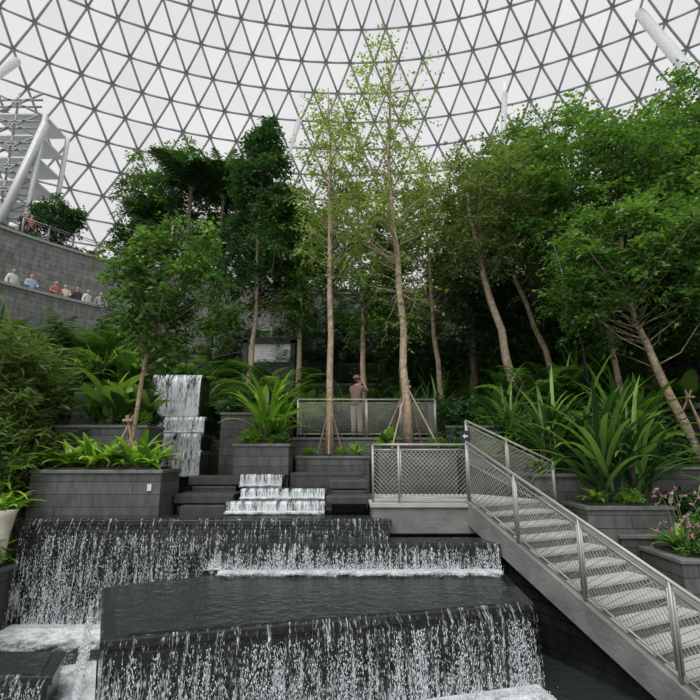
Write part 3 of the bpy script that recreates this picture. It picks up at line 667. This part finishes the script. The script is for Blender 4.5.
for (x, y, k, s) in ((-6.4, 9.0, 'fern', .8), (-6.4, 8.6, 'b3', .8), (-6.7, 8.9, 'b2', 1.0), (-6.4, 8.1, 'b1', .7), (-6.5, 7.5, 'b2', .8), (-6.4, 7.0, 'fern', .9), (-6.5, 6.3, 'b1', .9), (-7.1, 8.2, 'bam', .6)): put(k, x, y, -1.91, s)
put('fan', -2.2, 12.6, .24, 1.35); put('b3', -2.5, 12.3, .24, .55); put('b2', -1.8, 12.4, .24, .5); put('b1', -2.3, 13.0, .24, .7); put('fan', -1.9, 12.9, .24, 1.0)
put('pal', -2.6, 14.3, 1.12, .9); put('b1', -3.2, 14.0, 1.12, .8); put('b2', -2.2, 14.0, 1.12, .7); put('brd', -3.1, 14.5, 1.12, .8)
put('brd', .95, 12.35, .1, .55); put('b3', .9, 12.4, .12, .5); put('b2', 2.2, 12.4, .12, .5); put('fern', .2, 13.2, -.06, .6)
for x in (-1.1, -.2): put('b3', x, 13.2, -.06, .35)
put('pal', -3.3, 16.8, .35, 1.1); put('pal', -1.5, 17.2, .35, 1.2); put('pal', -5.4, 17.6, 1.0, 1.1); put('cord', -6.3, 18.0, 1.0, .9)
for x in (-.3, .9, 2.0, 3.0): put(random.choice(['cord', 'pal']), x, 17.6+random.uniform(-.3, .3), .35, 1.2)
for i in range(10): put(random.choice(['b1', 'b2', 'b1']), -4.5+i*.95, 17.2+random.uniform(-.3, 1.0), .35, 1.4)
put('cord', 5.05, 9.95, -.96, 1.4, .3); put('cord', 5.7, 9.95, -.96, 1.2, 2); put('cord', 4.5, 11.0, -.41, 1.15); put('cord', 6.2, 11.2, -.26, 1.3); put('cord', 4.1, 12.6, -.01, 1.1); put('fan', 7.0, 11.8, -.26, 1.5); put('pal', 5.3, 11.4, -.3, .9); put('brd', 6.6, 10.9, -.26, 1.3)
put('fern', 4.8, 9.75, -.96, .6); put('b3', 5.4, 9.7, -.96, .45); put('fern', 4.2, 10.8, -.41, .7); put('b2', 4.9, 10.9, -.41, .5)
for (x, y, z, k, s) in ((3.3, 12.4, -.01, 'b2', .8), (3.9, 12.3, -.01, 'fern', .9), (3.2, 13.2, -.01, 'b1', 1.0), (5.7, 11.0, -.26, 'b1', .8), (6.6, 11.0, -.26, 'b2', .8), (7.5, 11.4, -.26, 'b1', 1.0), (7.6, 12.6, -.26, 'pal', 1.0), (5.9, 12.6, -.26, 'pal', 1.1), (6.7, 9.8, -1.46, 'b1', 1.0), (7.3, 9.9, -1.46, 'b2', 1.2), (6.7, 8.8, -1.64, 'b2', .9), (7.1, 8.9, -1.64, 'b1', .9), (5.7, 8.8, -1.64, 'fern', .7), (6.2, 8.9, -1.64, 'b2', .7), (5.8, 8.5, -1.64, 'b2', .5), (8.2, 9.8, -1.46, 'b1', 1.4)): put(k, x, y, z, s)
for i in range(9): put(random.choice(['b1', 'b2', 'pal', 'cord', 'brd']), 3.2+i*.68, 14.7+random.uniform(-.3, .4), .79, 1.1)
def arcfill(r, z, a0, a1, n, kinds, s):
    for i in range(n):
        a = math.radians(a0+(a1-a0)*(i+.5)/n+random.uniform(-1, 1)); rr = r+random.uniform(-.3, .3)
        put(random.choice(kinds), rr*math.sin(a), 11+rr*math.cos(a), z, s*random.uniform(.8, 1.2))
arcfill(9.2, 1.06, -85, 80, 26, ['b1', 'b2', 'pal', 'cord', 'brd', 'b1'], 1.25)
arcfill(11.4, 2.06, -85, 80, 30, ['b1', 'b2', 'pal', 'b2', 'cord', 'fan'], 1.3)
arcfill(13.4, 3.26, -75, 70, 32, ['b1', 'b2', 'b2', 'pal'], 1.15)
arcfill(15.1, 4.62, -70, -16, 18, ['b1', 'b2', 'b3', 'b1'], .5)
arcfill(15.1, 4.62, -16, 60, 24, ['b1', 'b2', 'pal', 'b1'], 1.3)
arcfill(18.6, 9.66, -62, 60, 34, ['b1', 'b2', 'b1', 'brd'], .9)
arcfill(20.5, 9.66, -30, 60, 20, ['b1', 'bam', 'b1'], 1.6)
put('pal2', -9.3, 25.5, 9.66, 1.75); put('pal2', -11.8, 26.2, 9.66, 1.2); put('pal2', -7.6, 26.2, 9.66, 1.7); put('pal2', -5.4, 27.5, 9.66, 1.2)

for i in range(7):
    x = random.uniform(5.55, 6.9); y = random.uniform(8.4, 8.7); z = -1.66
    root = thing('orchid', (x, y, z), 'pink orchid spray arching over the planter edge', 'flower', 'pink orchids'); b = B(); C = []
    for k in range(4):
        a = random.uniform(2.6, 5.6); l = random.uniform(.4, 1.1); h = random.uniform(.3, 1.1)
        pp = [A(x+math.cos(a)*l*t*.7, y+math.sin(a)*l*t*.4, z+h*math.sin(t*2.1)) for t in np.linspace(0, 1, 8)]
        V, F = tube(pp, .006, 4); b.add(V, F)
        for p in pp[5:]:
            C.append(p+rng.normal(size=3)*.025)
    part(root, 'flower_stems', b.V, b.F, M_OLST)
    C = np.repeat(np.array(C), 5, 0); n = len(C); d = nrm(rng.normal(size=(n, 3))); V, F = leaves(C, d, nrm(rng.normal(size=(n, 3))), .045, .035); part(root, 'petals', V, F, L_PINK, rnd=rng.uniform(0, 1, len(V)), kind='stuff')
    b = B(); rn = []
    for k in range(9): strap(b, rn, (x, y, z), random.uniform(0, 6.28), random.uniform(.6, 1.3), .5, .05, 1.2)
    part(root, 'leaves', b.V, b.F, L_MID, rnd=rn)
root = thing('plant_urn', (-6.15, 8.95, -1.91), 'pale cream tapering urn with trailing ferns', 'plant pot')
V, F = tube([(-6.15, 8.95, -1.91), (-6.15, 8.95, -1.8), (-6.15, 8.95, -1.4), (-6.15, 8.95, -1.1), (-6.15, 8.95, -1.0)], [.09, .1, .14, .19, .22], 16); part(root, 'urn', V, F, simple('cream_ceramic', (.55, .52, .42), .5), smooth=True)
put('fern', -6.15, 8.95, -1.02, .6); put('b3', -6.15, 8.95, -1.02, .4)
root = thing('direction_sign', (2.75, 11.7, -.96), 'small dark sign with a white arrow on a slim post', 'sign')
V, F = tube([(2.75, 11.7, -.96), (2.75, 11.7, .35)], .02, 8); part(root, 'post', V, F, M_DARKM)
V, F = box(2.64, 2.86, 11.66, 11.69, .25, .5); solid('sign_plate', V, F, M_DARKM, parent=root)
V = [(2.69, 11.65, .37), (2.75, 11.65, .43), (2.75, 11.65, .39), (2.82, 11.65, .39), (2.82, 11.65, .35), (2.75, 11.65, .35), (2.75, 11.65, .31)]
part(root, 'arrow', V, [(0, 1, 2, 5, 6), (2, 3, 4, 5)], M_WHITE)
root = thing('planter_plaque', (-3.95, 9.83, -.75), 'small pale plaque on the planter wall', 'sign'); V, F = box(-4.0, -3.92, 9.82, 9.845, -.75, -.62); solid('plate', V, F, M_WHITE, parent=root)

# ------------------------------------------------------------ people
M_SKIN = simple('skin', (.42, .26, .18), .6, var=.05); M_HAIR = simple('hair', (.02, .015, .012), .5); M_LIP = simple('lips', (.4, .12, .1))
def skinmesh(name, verts, edges, root_i, sub=2):
    bm = bmesh.new(); lay = bm.verts.layers.skin.verify(); vs = []
    for i, (co, r) in enumerate(verts):
        v = bm.verts.new(co); v[lay].radius = (r, r) if np.isscalar(r) else r; v[lay].use_root = (i == root_i); vs.append(v)
    for a, b_ in edges: bm.edges.new((vs[a], vs[b_]))
    me = bpy.data.meshes.new(name); bm.to_mesh(me); bm.free()
    o = bpy.data.objects.new(name, me); COL.objects.link(o)
    s = o.modifiers.new('Skin', 'SKIN'); s.use_smooth_shade = True
    u = o.modifiers.new('Sub', 'SUBSURF'); u.levels = sub; u.render_levels = sub
    dg = bpy.context.evaluated_depsgraph_get(); me2 = bpy.data.meshes.new_from_object(o.evaluated_get(dg))
    bpy.data.objects.remove(o); me2.name = name; return me2
def person(loc, rz, label, shirt, trou, arms='down', hat=None, s=1., fingers=True, group=None):
    root = thing('person', loc, label, 'person', group); root.rotation_euler = (0, 0, rz); root.scale = (s, s, s)
    vs = [((0, 0, .95), .12), ((0, -.01, 1.12), .105), ((0, 0, 1.3), .13), ((0, 0, 1.43), .07), ((0, .005, 1.49), .05), ((0, .015, 1.56), .075), ((0, .015, 1.64), .078), ((0, .01, 1.69), .045), ((0, .1, 1.575), .014)]
    ed = [(0, 1), (1, 2), (2, 3), (3, 4), (4, 5), (5, 6), (6, 7), (5, 8)]
    for sx in (-1, 1):
        i = len(vs); vs += [((sx*.085, .01, 1.59), .018)]; ed += [(5, i)]
        i = len(vs)
        if arms == 'down': el, wr, hd = (sx*.25, -.03, 1.13), (sx*.26, .07, .9), (sx*.26, .1, .82)
        elif arms == 'rail': el, wr, hd = (sx*.24, .06, 1.17), (sx*.17, .28, 1.1), (sx*.15, .36, 1.08)
        else: el, wr, hd = (sx*.27, .13, 1.28), (sx*.11, .3, 1.45), (sx*.07, .31, 1.53)
        vs += [((sx*.16, 0, 1.39), .058), (el, .043), (wr, .028), (hd, (.036, .02))]; ed += [(3, i), (i, i+1), (i+1, i+2), (i+2, i+3)]
        if fingers:
            w, h = A(*wr), A(*hd); dd = nrm(h-w); sd = nrm(np.cross(dd, A(0, 1, .2))) if arms != 'rail' else A(1, 0, 0)
            for k, fl in enumerate((.065, .08, .075, .055)):
                a = len(vs); b0 = h+sd*(k-1.5)*.02+dd*.03; m_ = b0+dd*fl*.5; e = m_+dd*fl*.4+A(-sx*.015, 0, -.01)
                vs += [(tuple(b0), .0095), (tuple(m_), .0085), (tuple(e), .007)]; ed += [(i+3, a), (a, a+1), (a+1, a+2)]
            a = len(vs); b0 = w+dd*.03-sd*sx*.035; e = b0+dd*.045-sd*sx*.015; vs += [(tuple(b0), .011), (tuple(e), .009)]; ed += [(i+2, a), (a, a+1)]
        i = len(vs); vs += [((sx*.09, 0, .86), .09), ((sx*.1, .015, .5), .055), ((sx*.1, -.01, .1), .038), ((sx*.11, .1, .04), .036), ((sx*.11, .16, .03), .025)]
        ed += [(0, i), (i, i+1), (i+1, i+2), (i+2, i+3), (i+3, i+4)]
    link(skinmesh('body', vs, ed, 0), 'body', M_SKIN, root)
    vs2 = [((0, 0, .80), .17), ((0, -.01, 1.1), .155), ((0, 0, 1.3), .18), ((0, 0, 1.43), .095)]; ed2 = [(0, 1), (1, 2), (2, 3)]
    for sx in (-1, 1):
        i = len(vs2); el = {'down': (sx*.25, -.03, 1.13), 'rail': (sx*.24, .06, 1.17)}.get(arms, (sx*.27, .13, 1.28)); wr = {'down': (sx*.26, .05, .95), 'rail': (sx*.19, .22, 1.12)}.get(arms, (sx*.14, .27, 1.41))
        vs2 += [((sx*.165, 0, 1.385), .082), (el, .07), (wr, .05)]; ed2 += [(2, i), (i, i+1), (i+1, i+2)]
    link(skinmesh('jacket', vs2, ed2, 0), 'jacket', shirt, root)
    vs3 = [((0, 0, .96), .135)]; ed3 = []
    for sx in (-1, 1):
        i = len(vs3); vs3 += [((sx*.092, 0, .84), .11), ((sx*.102, .012, .5), .085), ((sx*.102, -.01, .12), .068)]; ed3 += [(0, i), (i, i+1), (i+1, i+2)]
    link(skinmesh('trousers', vs3, ed3, 0), 'trousers', trou, root)
    hv = [((0, -.012, 1.68), .072), ((0, -.035, 1.6), .075), ((0, -.05, 1.5), .055)]
    link(skinmesh('hair', hv, [(0, 1), (1, 2)], 0), 'hair', M_HAIR, root)
    for sx in (-1, 1):
        link(skinmesh('shoe', [((sx*.1, -.03, .045), .045), ((sx*.11, .08, .04), .047), ((sx*.112, .17, .03), .033)], [(0, 1), (1, 2)], 0, 1), 'shoe', M_HAIR, root)
    V, F = tube([(.028, .083, 1.61), (.028, .09, 1.61)], .009, 8); V2, F2 = tube([(-.028, .083, 1.61), (-.028, .09, 1.61)], .009, 8)
    link(raw_mesh('eye', V, F), 'eye', M_HAIR, root); link(raw_mesh('eye', V2, F2), 'eye', M_HAIR, root)
    V, F = wires([(-.022, .088, 1.535)], [(.022, .088, 1.535)], .004); link(raw_mesh('mouth', V, F), 'mouth', M_LIP, root)
    if hat is not None:
        V, F = tube([(0, 0, 1.655), (0, 0, 1.665), (0, 0, 1.67), (0, 0, 1.73), (0, 0, 1.76)], [.12, .12, .1, .095, .05], 20); link(raw_mesh('hat', V, F, smooth=True), 'hat', hat, root)
    return root
c_ = lambda n, *c: simple(n, c, .8, var=.12)
person((.2, 14.15, .4), math.radians(-30), 'person in dusty brown jacket and pale trousers raising both hands', c_('dusty_brown', .19, .115, .085), c_('pale_khaki', .5, .42, .35), 'up', hat=c_('rose_hat', .2, .1, .085), s=1.05)
root = thing('smartphone', (.37, 14.46, 2.0), 'dark smartphone held up in both hands', 'phone'); root.rotation_euler = (0, 0, math.radians(-30)); V, F = box(-.075, .075, -.005, .005, 0, .075); link(raw_mesh('phone_body', V, F), 'phone_body', M_DARKM, root)
sh = [c_('white_shirt', .6, .6, .58), c_('blue_shirt', .3, .4, .5), c_('grey_shirt', .3, .3, .3), c_('red_shirt', .3, .12, .09), c_('dark_shirt', .05, .05, .06), c_('cream_shirt', .5, .45, .36)]
tr_ = c_('dark_trousers', .04, .04, .05)
ppl = [(-59.8, 0, 'white shirt'), (-57.3, 1, 'pale blue shirt'), (-53.8, 3, 'red shirt'), (-52.4, 5, 'cream shirt'), (-50.6, 4, 'dark shirt'), (-49.0, 0, 'white shirt'), (-46.9, 2, 'grey shirt')]
for a, k, t in ppl:
    a = math.radians(a); r = 16.62
    person((r*math.sin(a), 11+r*math.cos(a), 5.95), -a+math.pi+random.uniform(-.5, .5), 'visitor in a %s standing behind the stone parapet' % t, sh[k], tr_, 'rail' if k % 2 else 'down', s=random.uniform(.9, 1.02), group='visitors on the curved walkway')
for a, k, t in ((-57.3, 4, 'dark shirt'), (-56.3, 3, 'red shirt')):
    a = math.radians(a); r = 18.3
    person((r*math.sin(a), 11+r*math.cos(a), 9.66), -a+math.pi, 'visitor in a %s behind the top terrace railing' % t, sh[k], tr_, 'down', s=.85, group='visitors on the upper terrace')

# ------------------------------------------------------------ light, world, camera
w = bpy.data.worlds.new('World'); bpy.context.scene.world = w; w.use_nodes = True; nt = w.node_tree; nt.nodes.clear()
bg = N(nt, 'ShaderNodeBackground', Strength=.98); ow = nt.nodes.new('ShaderNodeOutputWorld')
tc = nt.nodes.new('ShaderNodeTexCoord'); no = N(nt, 'ShaderNodeTexNoise', Scale=2., Detail=3.); nt.links.new(tc.outputs['Generated'], no.inputs['Vector'])
r = ramp(nt, no.outputs['Fac'], [(.3, (.80, .805, .81)), (.7, (.92, .92, .92))]); nt.links.new(r.outputs[0], bg.inputs[0]); nt.links.new(bg.outputs[0], ow.inputs[0])
sl = bpy.data.lights.new('daylight', 'SUN'); sl.energy = 3.4; sl.angle = math.radians(45); sl.color = (1, 1, .98)
so = bpy.data.objects.new('daylight', sl); COL.objects.link(so); so.rotation_euler = (math.radians(26), math.radians(-16), 0)
cam = bpy.data.cameras.new('camera'); co = bpy.data.objects.new('camera', cam); COL.objects.link(co)
cam.sensor_width = 36; cam.lens = 36*480/700; co.location = (0, 0, 0); co.rotation_euler = (math.radians(102), 0, 0); cam.clip_end = 500
bpy.context.scene.camera = co
bpy.context.scene.view_settings.view_transform = 'Standard'
